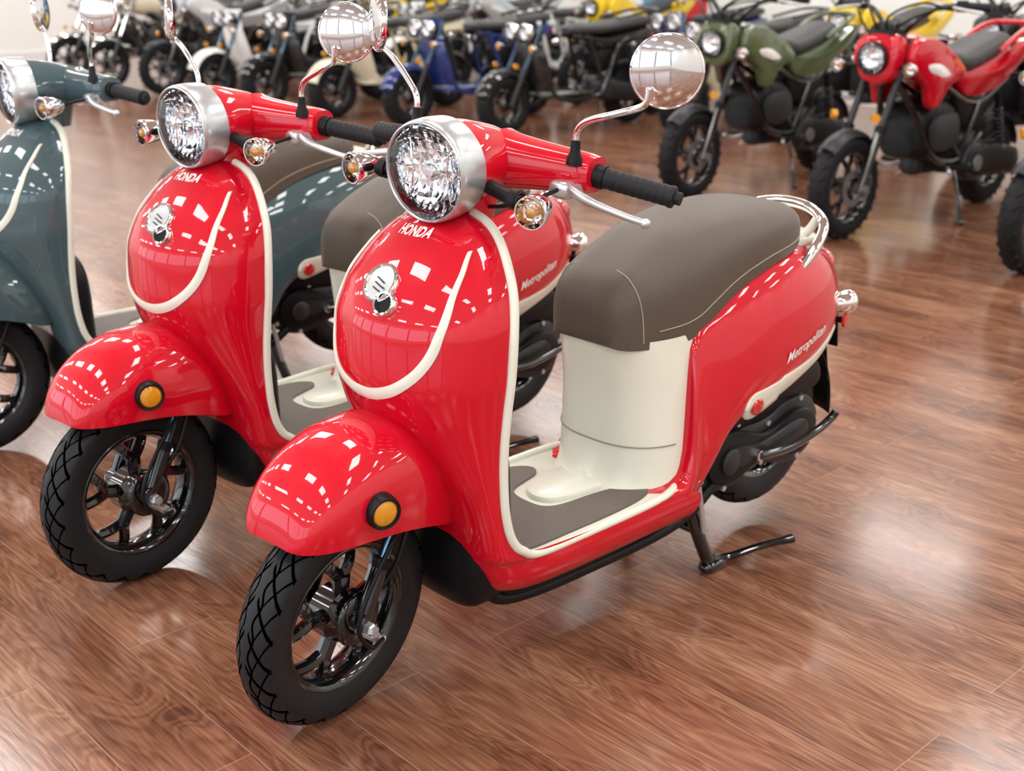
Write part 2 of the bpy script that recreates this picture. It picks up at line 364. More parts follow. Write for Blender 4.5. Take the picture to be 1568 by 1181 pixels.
    for i in range(len(SH)-1):
        k=max(2,int(abs(SH[i][0]-SH[i+1][0])/.009))
        zs+=[SH[i][0]+(SH[i+1][0]-SH[i][0])*q/k for q in range(k)]
    zs.append(SH[-1][0])
    for z in zs:
        w,n,xf,xe=fw(z),fn(z),fxf(z),fxe(z); row=[]
        for j in range(61):
            th=-math.pi/2+math.pi*j/60; c=max(math.cos(th),0); sn=math.sin(th)
            row.append((xe+(xf-xe)*c**(2/n),w*math.copysign(abs(sn)**(2/n),sn),z))
        rows.append(row)
    B.grid('front_leg_shield',rows,P,ang=60)
    B.grid('shield_top_cap',[[(fxe(.87)+(fxf(.87)-fxe(.87))*math.cos(t)*q,.045*math.sin(t)*q,.870+.004*(1-q)) for t in [-math.pi/2+math.pi*j/20 for j in range(21)]] for q in (1,.6,.02)],P)
    rows=[]
    for i in range(30):
        z=.868-i*(.868-.262)/29; w=fw(z) ; xe=max(fxe(z),-.30)
        rows.append([(xe+.004-.022*(1-(u*u)),w*.99*u,z) for u in [-1+2*j/16 for j in range(17)]])
    B.grid('inner_leg_panel',rows,CREAM)
    for s in (1,-1):
        pts=[(fxe(z)-.001,s*(fw(z)+.001),z) for z in (.868,.858,.838,.80,.75,.69,.62,.56,.50,.44,.38,.33,.30,.285)]
        pts+=[(-.31,s*.176,.270),(-.36,s*.174,.263),(-.47,s*.174,.262),(-.60,s*.174,.263),(-.67,s*.171,.264),(-.715,s*.160,.266),(-.74,s*.145,.268)]
        B.tube('shield_edge_trim',pts,.0085,CREAM,seg=12)
    # smile line
    sm=[(.118,.822),(.131,.79),(.139,.75),(.140,.71),(.131,.67),(.110,.635),(.075,.607),(.035,.592),(0,.588)]
    sm=sm+[(-y,z) for y,z in sm[-2::-1]]
    P2=[np.array(p) for p in sm]; dn=[]
    for i in range(len(P2)-1):
        a=P2[max(i-1,0)];b=P2[i];c=P2[i+1];d=P2[min(i+2,len(P2)-1)]
        for q in range(6):
            t=q/6; dn.append(.5*((2*b)+(c-a)*t+(2*a-5*b+4*c-d)*t*t+(3*b-a-3*c+d)*t**3))
    dn.append(P2[-1]); rows=[]
    for i,p in enumerate(dn):
        tt=dn[min(i+1,len(dn)-1)]-dn[max(i-1,0)]; tt/=np.linalg.norm(tt); nn=np.array((-tt[1],tt[0]))
        f=i/(len(dn)-1); hw=.0020+.0085*max(0,math.sin(math.pi*f))**1.3; row=[]
        for u,h in ((-1,-.001),(-.95,.0022),(-.5,.0034),(0,.0038),(.5,.0034),(.95,.0022),(1,-.001)):
            q=p+nn*hw*u; x=Sx(q[0],q[1]); row.append(V((x,q[0],q[1]))+Sn(q[0],q[1])*h)
        rows.append(row)
    B.grid('smile_trim',rows,CREAM,ang=60)
    # round emblem + lock
    ey,ez=.016,.770
    c=V((Sx(ey,ez),ey,ez)); nrm=Sn(ey,ez)
    B.rev('emblem_bezel',[(-.006,.036),(.003,.036),(.006,.034),(.006,.031),(.003,.0295)],c,nrm,CHROME,seg=36)
    B.rev('emblem_disc',[(.003,.030),(.0035,.018),(.004,0)],c,nrm,SATIN,seg=32)
    ew=nrm.cross(V((0,1,0))).normalized()*-1
    for q in range(3):
        h=.014-.009*q; L_=.022-.005*q
        B.tube('emblem_wing',[c+nrm*.0045+V((0,-.010,0))+ew*(h-.004),c+nrm*.0048+V((0,L_*.2,0))+ew*h,c+nrm*.0045+V((0,L_*.9,0))+ew*(h+.003)],.0014,GREYM,seg=6)
    c2=V((Sx(.046,.742),.046,.742)); n2=Sn(.046,.742)
    B.rev('lock_ring',[(-.006,.022),(.010,.022),(.013,.0195),(.012,.0165),(-.001,.0155)],c2,n2,CHROME,seg=32)
    B.rev('lock_core',[(.003,.017),(.004,.010),(.003,0)],c2,n2,DARK,seg=20)
    vs,fs=textmesh('HONDA',.019,lambda u,v:V((Sx(u+.014,.845+v)+.0012,u+.014,.845+v)),off=.03)
    B.add('badge_lettering',vs,fs,LETTER)
    # wheel well, underbody
    B.ell('wheel_well_liner',(-.262,0,.335),(.055,.140,.19),BLACKP,seg=24,n=4)
    B.ell('underbody',(-.56,0,.175),(.28,.115,.042),BLACKP,seg=24,n=5)
    B.tube('frame_tube',[(-.26,.085,.215),(-.285,.09,.165),(-.34,.09,.138),(-.5,.095,.130),(-.8,.105,.145),(-.95,.105,.22)],.013,BLACKP)
    out=[(-.262,.10),(-.262,0),(-.262,-.10),(-.275,-.155),(-.32,-.172),(-.5,-.174),(-.72,-.165),(-.72,.165),(-.5,.174),(-.32,.172),(-.275,.155)]
    B.prism('floorboard',out,(0,0,.242),(1,0,0),(0,1,0),.020,.003,CREAM)
    U=[(-.685,.112),(-.655,.140),(-.57,.152),(-.42,.153),(-.325,.149),(-.292,.116),(-.285,0),(-.292,-.116),(-.325,-.149),(-.42,-.153),(-.52,-.152),(-.565,-.138),(-.585,-.112),(-.57,-.086),(-.53,-.074),(-.49,-.062),(-.468,-.040),(-.462,0),(-.468,.038),(-.50,.058),(-.58,.066),(-.655,.084)]
    U=smoothloop(U,4); n=len(U)
    vs=[(x,y,.260) for x,y in U]+[(x,y,.2665) for x,y in U]
    fs=[(i,(i+1)%n,n+(i+1)%n,n+i) for i in range(n)]+[tuple(range(n,2*n))]
    B.add('floor_mat',vs,fs,MATM)
    tg=smoothloop([(-.72,.070),(-.62,.058),(-.54,.050),(-.495,.034),(-.480,0),(-.495,-.036),(-.54,-.056),(-.62,-.068),(-.72,-.076)],4)
    B.prism('floor_tongue',tg,(0,0,.258),(1,0,0),(0,1,0),.016,.006,CREAM)
    # pedestal
    CO=[(.255,-.580,.160,2.0),(.268,-.604,.158,2.1),(.285,-.618,.156,2.25),(.31,-.628,.153,2.45),(.36,-.636,.148,2.7),(.44,-.634,.142,2.7),(.50,-.626,.138,2.7),(.57,-.614,.134,2.7)]
    cxf,cw,cnn=tab(CO)
    def crow(z,o,j0,j1,dz=0): 
        r=[]; e=2/cnn(z)
        for j in range(j0,j1):
            th=-math.pi/2+math.pi*j/32; c=max(math.cos(th),0);sn=math.sin(th)
            r.append((-.80+(cxf(z)+.80+o)*c**e,(cw(z)+o)*math.copysign(abs(sn)**e,sn),z-dz*c))
        return r
    B.grid('seat_pedestal',[crow(.255+i*.315/27,0,0,33) for i in range(28)],CREAM)
    B.tube('pedestal_seam',crow(.352,.0016,3,30,.0),.0013,SEAMC,seg=6,smooth=False)
    B.tube('seat_hinge',[(-.635,-.03,.570),(-.635,.03,.570)],.014,BLACKP)
    # rear body
    rows=[];xs=[]
    for i in range(len(RB)-1):
        k=max(2,int(abs(RB[i][0]-RB[i+1][0])/.012)); xs+=[RB[i][0]+(RB[i+1][0]-RB[i][0])*q/k for q in range(k)]
    xs.append(RB[-1][0])
    for s in (1,-1):
        rows=[]
        for x in xs:
            a,b=rzl(x),rzt(x); row=[(x,s*(ryb(x)-.02),a+.004)]
            for j in range(33):
                u=.5-.5*math.cos(math.pi*j/32); z=a+(b-a)*u; row.append((x,s*By(x,z),z))
            row.append((x,s*(ryt(x)-.05 if ryt(x)>.06 else 0),b+.008)); rows.append(row)
        B.grid('rear_body_panel',rows,P,ang=80)
        rows=[]
        for i in range(37):
            t=(i/36)**1.4; x=-.915-.40*t; zc=.385+.072*t**1.3
            h=.034*math.sqrt(max(0,1-max(0,(.085-t)/.085)**2))*(1-.60*min(1,t*1.6))+.0005
            zc=max(zc,rzl(x)+h*.9) if t>.3 else zc
            row=[]
            for u,o in ((-1,-.002),(-.92,.003),(-.5,.0055),(0,.006),(.5,.0055),(.92,.003),(1,-.002)):
                z=zc+h*u; row.append((x,s*(max(By(x,max(z,rzl(x)+.012)),.0)+o),z))
            rows.append(row)
        B.grid('side_swoosh',rows,CREAM,ang=60)
        B.rev('side_reflector',[(0,.019),(.006,.019),(.009,.016),(.010,0)],(-.951,s*(By(-.951,.385)+.004),.386),(0.03,s,-.15),REDL,seg=24)
        fnm=lambda u,v:V((-1.12-s*u,s*(By(-1.12-s*u,.486+v+.20*u*s)+.0025),.486+v+.20*u*s))
        vs,fs=textmesh('Metropolitan',.031,fnm,shear=.3,off=.015)
        B.add('badge_script',vs,fs,LETTER)
        B.tube('rear_signal_stem',[(-1.33,s*.05,.51),(-1.345,s*.10,.514)],.012,CHROME)
        signal(B,'rear_signal',V((-1.368,s*.118,.520)),(-.97,s*.2,0),.027,.055)
        B.rev('rear_side_reflector',[(0,.017),(.006,.017),(.008,0)],(-1.350,s*.122,.478),(-.2,s,0),REDL,seg=16)
        B.tube('rear_reflector_stem',[(-1.34,s*.05,.478),(-1.35,s*.12,.478)],.008,BLACKP)
    rows=[]
    for x in xs:
        if x<-.80: rows.append([(x,y,rzt(x)+.006) for y in (-ryt(x)*.8,0,ryt(x)*.8)])
    B.grid('under_seat_deck',rows,BLACKP)
    # seat
    ST=[(-.602,.600,.622,.03),(-.606,.572,.655,.066),(-.620,.560,.683,.092),(-.65,.556,.706,.112),(-.70,.554,.730,.127),(-.75,.554,.748,.137),(-.79,.560,.760,.143),(-.84,.588,.770,.147),(-.90,.625,.779,.150),(-.97,.652,.784,.151),(-1.04,.668,.785,.147),(-1.10,.676,.781,.138),(-1.15,.684,.773,.122),(-1.185,.692,.762,.098),(-1.203,.702,.750,.070),(-1.212,.715,.735,.03)]
    szl,szt,sw=tab(ST); rows=[];xs2=[]
    for i in range(len(ST)-1):
        k=max(2,int(abs(ST[i][0]-ST[i+1][0])/.012)); xs2+=[ST[i][0]+(ST[i+1][0]-ST[i][0])*q/k for q in range(k)]
    xs2.append(ST[-1][0])
    for x in xs2:
        a,b,w=szl(x),szt(x),sw(x); row=[]
        for j in range(41):
            th=math.pi*j/40;c=math.cos(th);sn=max(0,math.sin(th))
            row.append((x,w*math.copysign(abs(c)**.60,c)*(.955+.045*min(1,sn*2.2)),a+(b-a)*(sn**.62)))
        rows.append(row)
    B.grid('saddle',rows,seatm,closed=True,caps=True)
    def seatp(x,f):
        a,b,w=szl(x),szt(x),sw(x); th=math.asin(f);c=math.cos(th)
        return (x,w*abs(c)**.60*(.955+.045*min(1,f*2.2))+.0006,a+(b-a)*f**.62+.0004)
    for s in (1,-1):
        B.tube('seat_stitch',[(p[0],s*p[1],p[2]) for p in [seatp(x,.07) for x in [-.70-.027*i for i in range(18)]]],.0010,STITCH,seg=6)
        B.tube('seat_seam',[(p[0],s*p[1],p[2]) for p in [seatp(-.665+.012*math.sin(q*1.5),max(.02,q)) for q in [i/12*.97 for i in range(13)]]],.0010,STITCH,seg=6)
    # tail
    B.ell('tail_cover',(-1.245,0,.662),(.105,.090,.042),CREAM,seg=28,n=2.4,rot=Matrix.Rotation(math.radians(-16),3,'Y'))
    B.ell('tail_lamp',(-1.365,0,.592),(.050,.066,.040),REDL,seg=24,n=2.4)
    rail=[(-1.130,.128,.628),(-1.140,.136,.642),(-1.185,.139,.680),(-1.240,.118,.716),(-1.268,.065,.740),(-1.275,0,.747)]
    rail+= [(x,-y,z) for x,y,z in rail[-2::-1]]
    B.tube('grab_rail',rail,.0115,CHROME,seg=14)
    for s in (1,-1):
        B.ell('grab_rail_tip',(-1.127,s*.127,.624),(.013,.013,.014),BLACKP,seg=12)
        B.tube('grab_rail_stay',[(-1.22,s*.07,.68),(-1.245,s*.08,.70),(-1.255,s*.09,.722)],.010,CREAM)
        B.tube('grab_rail_stay_b',[(-1.18,s*.08,.67),(-1.20,s*.10,.68),(-1.205,s*.132,.692)],.009,CREAM)
    # rear wheel, engine
    wheel(B,'rear_',-1.194,.246,.207,.040,.135,nsp=5)
    B.ell('engine_core',(-1.0,0,.36),(.26,.115,.10),BLACKP,seg=20,n=3)
    B.tube('engine_hanger',[(-.80,.08,.22),(-.88,.09,.25),(-.95,.09,.28)],.025,BLACKP)
    stad=lambda pts: smoothloop(pts,4)
    cv=stad([(-.86,.27),(-.90,.325),(-.97,.325),(-1.08,.30),(-1.18,.325),(-1.26,.315),(-1.305,.255),(-1.28,.185),(-1.20,.165),(-1.08,.19),(-.97,.165),(-.89,.185),(-.855,.225)])
    B.prism('transmission_case',cv,(0,.105,0),(1,0,0),(0,0,1),.05,.014,GREYM)
    cv2=stad([(-.88,.27),(-.92,.305),(-.98,.305),(-1.08,.275),(-1.18,.298),(-1.24,.29),(-1.275,.25),(-1.25,.205),(-1.19,.19),(-1.08,.215),(-.97,.19),(-.91,.20),(-.88,.23)])
    B.prism('transmission_cover',cv2,(0,.122,0),(1,0,0),(0,0,1),.020,.008,BLACKP)
    cv3=stad([(-.95,.275),(-1.05,.262),(-1.18,.28),(-1.225,.262),(-1.215,.225),(-1.16,.215),(-1.05,.235),(-.97,.225)])
    B.prism('transmission_rib',cv3,(0,.130,0),(1,0,0),(0,0,1),.010,.005,GREYM)
    for bx,bz in ((-.885,.30),(-.99,.315),(-1.10,.288),(-1.22,.318),(-1.29,.25),(-1.22,.178),(-1.08,.20),(-.95,.176),(-.87,.215)):
        B.rev('case_bolt',[(0,.007),(.006,.007),(.007,0)],(bx,.104,bz),(0,1,0),SATIN,seg=6)
    B.rev('case_hub_cap',[(0,.030),(.010,.030),(.014,.024),(.015,0)],(-.945,.120,.245),(0,1,0),GREYM,seg=28)
    B.rev('kick_shaft',[(0,.012),(.022,.012),(.024,0)],(-1.03,.122,.240),(0,1,0),CHROME,seg=12)
    B.tube('kick_lever',[(-1.03,.142,.240),(-1.12,.150,.236),(-1.22,.155,.250),(-1.27,.158,.268),(-1.28,.165,.285)],.010,BLACKG,seg=10)
    ac=stad([(-.96,.33),(-.99,.385),(-1.10,.40),(-1.24,.41),(-1.29,.38),(-1.28,.335),(-1.15,.33),(-1.04,.325)])
    B.prism('air_cleaner_box',ac,(0,.112,0),(1,0,0),(0,0,1),.06,.014,BLACKP)
    B.tube('rear_shock',[(-1.24,.085,.26),(-1.20,.085,.52)],.012,BLACKG)
    B.tube('shock_spring',[(-1.232+.016*math.cos(i*1.05)+.04*i/60,.085+.016*math.sin(i*1.05),.31+.17*i/60) for i in range(60)],.0035,GREYM,seg=6,smooth=False)
    B.ell('muffler',(-1.15,-.13,.25),(.17,.045,.05),BLACKG,seg=20,n=3)
    rows=[]
    for i in range(16):
        a=math.radians(100+85*i/15); r=.235
        rows.append([(-1.194+r*math.cos(a) ,y,.246+r*math.sin(a)-.012*(abs(y)/.05)**2) for y in (-.055,-.045,-.02,0,.02,.045,.055)])
    B.grid('rear_mudguard',rows,BLACKP,solid=.003)
    B.prism('mud_flap',[(-.045,0),(.045,0),(.055,-.15),(-.055,-.15)],(-1.395,0,.45),(0,1,0),(.12,0,1),.005,.001,BLACKP)
    B.prism('plate_bracket',[(-.07,0),(.07,0),(.07,-.10),(-.07,-.10)],(-1.405,0,.49),(0,1,0),(.12,0,1),.006,.001,BLACKP)
    for s in (1,-1):
        B.tube('centre_stand_leg',[(-.855,s*.085,.185),(-.872,s*.10,.10),(-.895,s*.118,.022)],.015,BLACKG)
        B.ell('stand_foot',(-.905,s*.122,.014),(.036,.020,.014),BLACKG,seg=14,n=3)
    B.tube('centre_stand_cross',[(-.872,-.10,.10),(-.872,.10,.10)],.012,BLACKG)
    B.tube('centre_stand_tang',[(-.89,.118,.03),(-.95,.135,.022),(-1.01,.165,.035),(-1.05,.185,.040),(-1.09,.198,.040)],.009,BLACKG,radii=[.012,.011,.010,.010,.013],flat=.8)
    B.tube('stand_spring',[(-.85,.115,.22),(-.875,.118,.10)],.007,SATIN)
    return root
scooter('motor_scooter',RED,(0,0),0,11.2)
scooter('motor_scooter',RED,(.017,-.713),5.5,1.6)
scooter('motor_scooter',TEAL,(.007,-1.664),-2.1,-4.8)
# ------------------------------------------------------------------ background machines
def mkloft(B):
    def loft(tb,mat,e=.75,n=18,seg=24):
        fs_=tab(tb); x0,x1=tb[0][0],tb[-1][0]; rows=[]
        for i in range(n):
            x=x0+(x1-x0)*i/(n-1); cz,w,h=[f(x) for f in fs_]
            rows.append([(x,w*math.copysign(abs(math.cos(a))**e,math.cos(a)),cz+h*math.copysign(abs(math.sin(a))**e,math.sin(a))) for a in [2*math.pi*j/seg for j in range(seg)]])
        B.grid('',rows,mat,closed=True,caps=True)
    return loft
def plate(B,pts,yo,th,bev,mat,k=4):
    L=smoothloop(pts,k)
    B.prism('',L,(0,yo,0),(1,0,0),(0,0,1),th,bev,mat)
    B.prism('',L,(0,-yo+th,0),(1,0,0),(0,0,1),th,bev,mat)
def minibike(P,retro=False):
    B=Builder(group=True)
    B.mats=[P]
    wheel(B,'f',0,.24,.24,.046,.16); wheel(B,'r',-1.286,.225,.225,.05,.135)
    ad=V((AX.x,0,AX.z))
    for s in (1,-1):
        a=V((0,s*.085,.24)); B.tube('',[a-ad*.02,a+ad*.28],.022,BLACKG,seg=14); B.rev('',[(0,.024),(.02,.027),(.03,.027),(.032,.017)],a+ad*.27,ad,BLACKP,seg=16)
        B.tube('',[a+ad*.28,a+ad*.72],.0165,CHROME if retro else GREYM,seg=12)
        B.rev('',[(0,0),(0,.022),(.02,.022),(.022,0)],a+V((0,s*.02,0)),(0,s,0),ALLOY,seg=12)
        B.tube('',[(-.33,s*.03,.90),(-.335,s*.09,.97),(-.37,s*.18,1.03),(-.43,s*.27,1.035)],.012,CHROME if retro else BLACKG,seg=10)
        B.tube('',[(-.43,s*.27,1.035),(-.465,s*.38,1.03)],.019,GRIP,seg=12)
        B.tube('',[(-.42,s*.235,1.035),(-.435,s*.28,1.035)],.026,BLACKP,seg=12)
        B.tube('',[(-.385,s*.24,1.03),(-.36,s*.31,1.022),(-.39,s*.375,1.01)],.007,SATIN,seg=8)
        B.tube('',[(-.39,s*.24,1.02),(-.30,s*.20,1.02),(-.20,s*.10,.96),(-.22,s*.03,.86)],.0055,BLACKP,seg=6)
        B.tube('',[(-.39,s*.22,1.02),(-.28,s*.14,1.05),(-.18,s*.04,.99),(-.24,s*.02,.88)],.0055,BLACKP,seg=6)
        signal(B,'',V((-.15,s*.19,.77)),(1,0,0),.03,.05)
        B.tube('',[(-.22,s*.07,.77),(-.18,s*.18,.77)],.009,BLACKP)
        B.tube('',[(-.05,s*.10,.56),(-.03,s*.118,.56)],.022,AMBER)
        signal(B,'',V((-1.42,s*.13,.66)),(-1,0,0),.028,.05,amber=True)
        B.tube('',[(-1.30,s*.06,.68),(-1.40,s*.12,.66)],.009,BLACKP)
        if retro:
            B.tube('',[(-.39,s*.22,1.04),(-.38,s*.26,1.12),(-.36,s*.33,1.18)],.005,CHROME); mirror(B,s,V((-.37,s*.36,1.21)),math.radians(20),r=.05)
        B.tube('',[(-.30,s*.04,.70),(-.42,s*.10,.52),(-.55,s*.12,.33),(-.80,s*.12,.30),(-1.0,s*.11,.40)],.017,BLACKG)
        B.tube('',[(-.32,s*.05,.78),(-.60,s*.115,.66),(-.90,s*.12,.56),(-1.20,s*.11,.66)],.017,BLACKG)
        B.tube('',[(-.50,s*.11,.64),(-.62,s*.125,.46),(-.78,s*.13,.32)],.013,BLACKG); B.tube('',[(-.78,s*.13,.32),(-.92,s*.13,.56)],.013,BLACKG)
        B.tube('',[(-1.22,s*.11,.24),(-1.12,s*.12,.60)],.017,BLACKP)
        B.tube('',[(-1.212+.027*math.cos(i*1.0)+.075*i/60,s*.115+.027*math.sin(i*1.0),.30+.22*i/60) for i in range(60)],.006,GREYM if not retro else CHROME,seg=6,smooth=False)
        B.tube('',[(-.70,s*.12,.27),(-.72,s*.25,.27)],.016,BLACKP); B.tube('',[(-.70,s*.12,.27),(-.62,s*.18,.25),(-.58,s*.20,.27)],.008,SATIN)
        B.tube('',[(-.95,s*.12,.36),(-1.02,s*.19,.37)],.013,BLACKP)
    B.rev('',[(.050,.085),(.055,.085),(.055,.055),(.050,.055)],(0,0,.24),(0,1,0),ALLOY,seg=30)
    B.ell('',(-.07,.075,.27),(.025,.022,.035),BLACKG,seg=12,n=3)
    for cx,cz,r,a0,a1,w,m in ((0,.24,.268,48,140,.055,CHROME if retro else GREYM),(-1.286,.225,.27,35,165,.065,CHROME if retro else BLACKP)):
        rows=[]
        for i in range(16):
            a=math.radians(a0+(a1-a0)*i/15); f=max(0,math.sin(math.pi*min(1,(i+.6)/16.2))); ww=w*(.75+.25*min(1,f*3))
            rows.append([(cx+(r-.03*abs(y)**2)*math.cos(a),ww*y,cz+(r-.03*abs(y)**2)*math.sin(a)) for y in (-1,-.8,-.4,0,.4,.8,1)])
        B.grid('',rows,m); B.grid('',[[ (p[0]*1,p[1]*.97,p[2]-.004) for p in r] for r in rows],m)
    hc=V((-.13,0,.81))
    if retro:
        headlamp(B,hc,(1,0,-.05),.088,.06,CHROME); B.rev('',[(-.05,.086),(-.10,.07),(-.13,.03),(-.135,0)],hc,(1,0,-.05),P)
    else:
        headlamp(B,hc,(1,0,-.08),.074,.03,BLACKP)
        hexo=smoothloop([(-.080,.100),(.080,.100),(.115,.03),(.090,-.085),(.03,-.120),(-.03,-.120),(-.090,-.085),(-.115,.03)],4)
        B.prism('',hexo,(-.255,0,.81),(0,1,0),(-.08,0,1),.085,.03,P)
        B.prism('',smoothloop([(-.06,0),(.06,0),(.045,.06),(-.045,.06)],4),(-.20,0,.895),(0,1,0),(-.5,0,1),.02,.006,BLACKP)
    B.ell('',(-.30,0,.90),(.06,.055,.045),BLACKP,seg=16,n=3)
    B.rev('',[(0,.038),(.02,.038),(.022,0)],(-.29,0,.945),(.5,0,1),BLACKP,seg=18)
    loft=mkloft(B)
    for q in range(7):
        B.rev('',[(0,0),(0,.058),(.007,.058),(.007,0)],(-.60-.018*q,0,.285-.001*q),(-1,0,.05),ALLOY if retro else GREYM,seg=16)
    B.ell('',(-.575,0,.285),(.04,.055,.055),GREYM,seg=16,n=3)
    if retro:
        loft([(-.30,.80,.03,.03),(-.34,.80,.10,.085),(-.44,.80,.125,.105),(-.56,.775,.11,.09),(-.64,.75,.05,.05)],P)
        loft([(-.62,.74,.05,.04),(-.66,.76,.12,.055),(-.85,.765,.135,.06),(-1.15,.775,.13,.055),(-1.24,.775,.06,.03)],SEATB)
        loft([(-.66,.62,.05,.05),(-.72,.62,.12,.08),(-.88,.63,.12,.08),(-.95,.64,.05,.05)],P)
        loft([(-.50,.46,.05,.05),(-.54,.47,.09,.10),(-.70,.46,.09,.11),(-.76,.44,.05,.05)],GREYM,e=.5)
    else:
        loft([(-.26,.80,.04,.03),(-.30,.815,.105,.075),(-.40,.815,.125,.095),(-.52,.775,.115,.095),(-.64,.73,.10,.07),(-.70,.71,.04,.04)],P)
        loft([(-.60,.775,.05,.03),(-.64,.785,.10,.045),(-.80,.755,.13,.055),(-1.05,.80,.125,.055),(-1.22,.84,.105,.045),(-1.30,.85,.04,.02)],SEATB)
        loft([(-.68,.66,.05,.05),(-.78,.67,.105,.065),(-1.0,.70,.11,.070),(-1.25,.77,.09,.055),(-1.36,.80,.03,.02)],P)
        plate(B,[(-.235,.83),(-.27,.885),(-.40,.895),(-.54,.845),(-.70,.745),(-.69,.70),(-.58,.665),(-.50,.585),(-.43,.575),(-.39,.66),(-.30,.73),(-.245,.775)],.165,.055,.018,P)
        plate(B,[(-.36,.775),(-.46,.775),(-.56,.725),(-.50,.715),(-.43,.730),(-.38,.745)],.1655,.004,.001,LETTER)
        plate(B,[(-.70,.715),(-.90,.70),(-1.10,.735),(-1.33,.845),(-1.40,.86),(-1.36,.79),(-1.15,.655),(-.95,.60),(-.80,.60),(-.72,.64)],.145,.05,.016,P)
        plate(B,[(-.72,.60),(-.95,.585),(-1.10,.60),(-1.05,.52),(-.90,.46),(-.78,.48)],.125,.05,.014,BLACKP)
        B.tube('',[(-1.08,.12,.80),(-1.28,.125,.88),(-1.40,.10,.915),(-1.42,0,.92),(-1.40,-.10,.915),(-1.28,-.125,.88),(-1.08,-.12,.80)],.014,P)
        loft([(-.43,.42,.08,.07),(-.48,.45,.13,.13),(-.60,.46,.135,.15),(-.74,.44,.125,.12),(-.79,.42,.08,.07)],BLACKP,e=.45)
        plate(B,[(-.50,.52),(-.70,.53),(-.74,.42),(-.66,.36),(-.52,.37),(-.47,.44)],.143,.01,.004,GREYM)
    B.ell('',(-.90,0,.32),(.20,.12,.11),GREYM,seg=18,n=3)
    B.ell('',(-.98,0,.48),(.13,.08,.07),BLACKP,seg=18,n=4)
    cv=smoothloop([(-.80,.28),(-.85,.36),(-1.0,.36),(-1.2,.33),(-1.33,.30),(-1.36,.23),(-1.30,.17),(-1.1,.19),(-.9,.18),(-.82,.21)],4)
    B.prism('',cv,(0,.16,0),(1,0,0),(0,0,1),.06,.015,GREYM)
    B.prism('',[(-1.08+(x+1.08)*.8,.265+(z-.265)*.72) for x,z in cv],(0,.170,0),(1,0,0),(0,0,1),.02,.006,BLACKP)
    for bx,bz in ((-.84,.27),(-.98,.35),(-1.18,.32),(-1.34,.24),(-1.2,.19),(-.95,.19)): B.rev('',[(0,.010),(.006,.010),(.007,0)],(bx,.158,bz),(0,1,0),ALLOY,seg=6)
    B.rev('',[(0,.04),(.01,.038),(.012,0)],(-.90,.168,.27),(0,1,0),ALLOY,seg=20)
    B.tube('',[(-.58,-.06,.26),(-.66,-.13,.22),(-.90,-.15,.24),(-1.10,-.16,.32)],.016,CHROME); B.tube('',[(-1.05,-.165,.32),(-1.42,-.17,.42)],.042,CHROME if retro else BLACKG,seg=16)
    B.ell('',(-1.36,0,.72),(.04,.05,.03),REDL,seg=16)
    B.prism('',[(-.07,0),(.07,0),(.07,-.18),(-.07,-.18)],(-1.47,0,.64),(0,1,0),(.1,0,1),.006,.001,BLACKP)
    B.tube('',[(-.78,.11,.26),(-.72,.18,.13),(-.68,.23,.012)],.010,BLACKG); B.ell('',(-.68,.235,.012),(.03,.02,.011),BLACKG,seg=12)
    return B
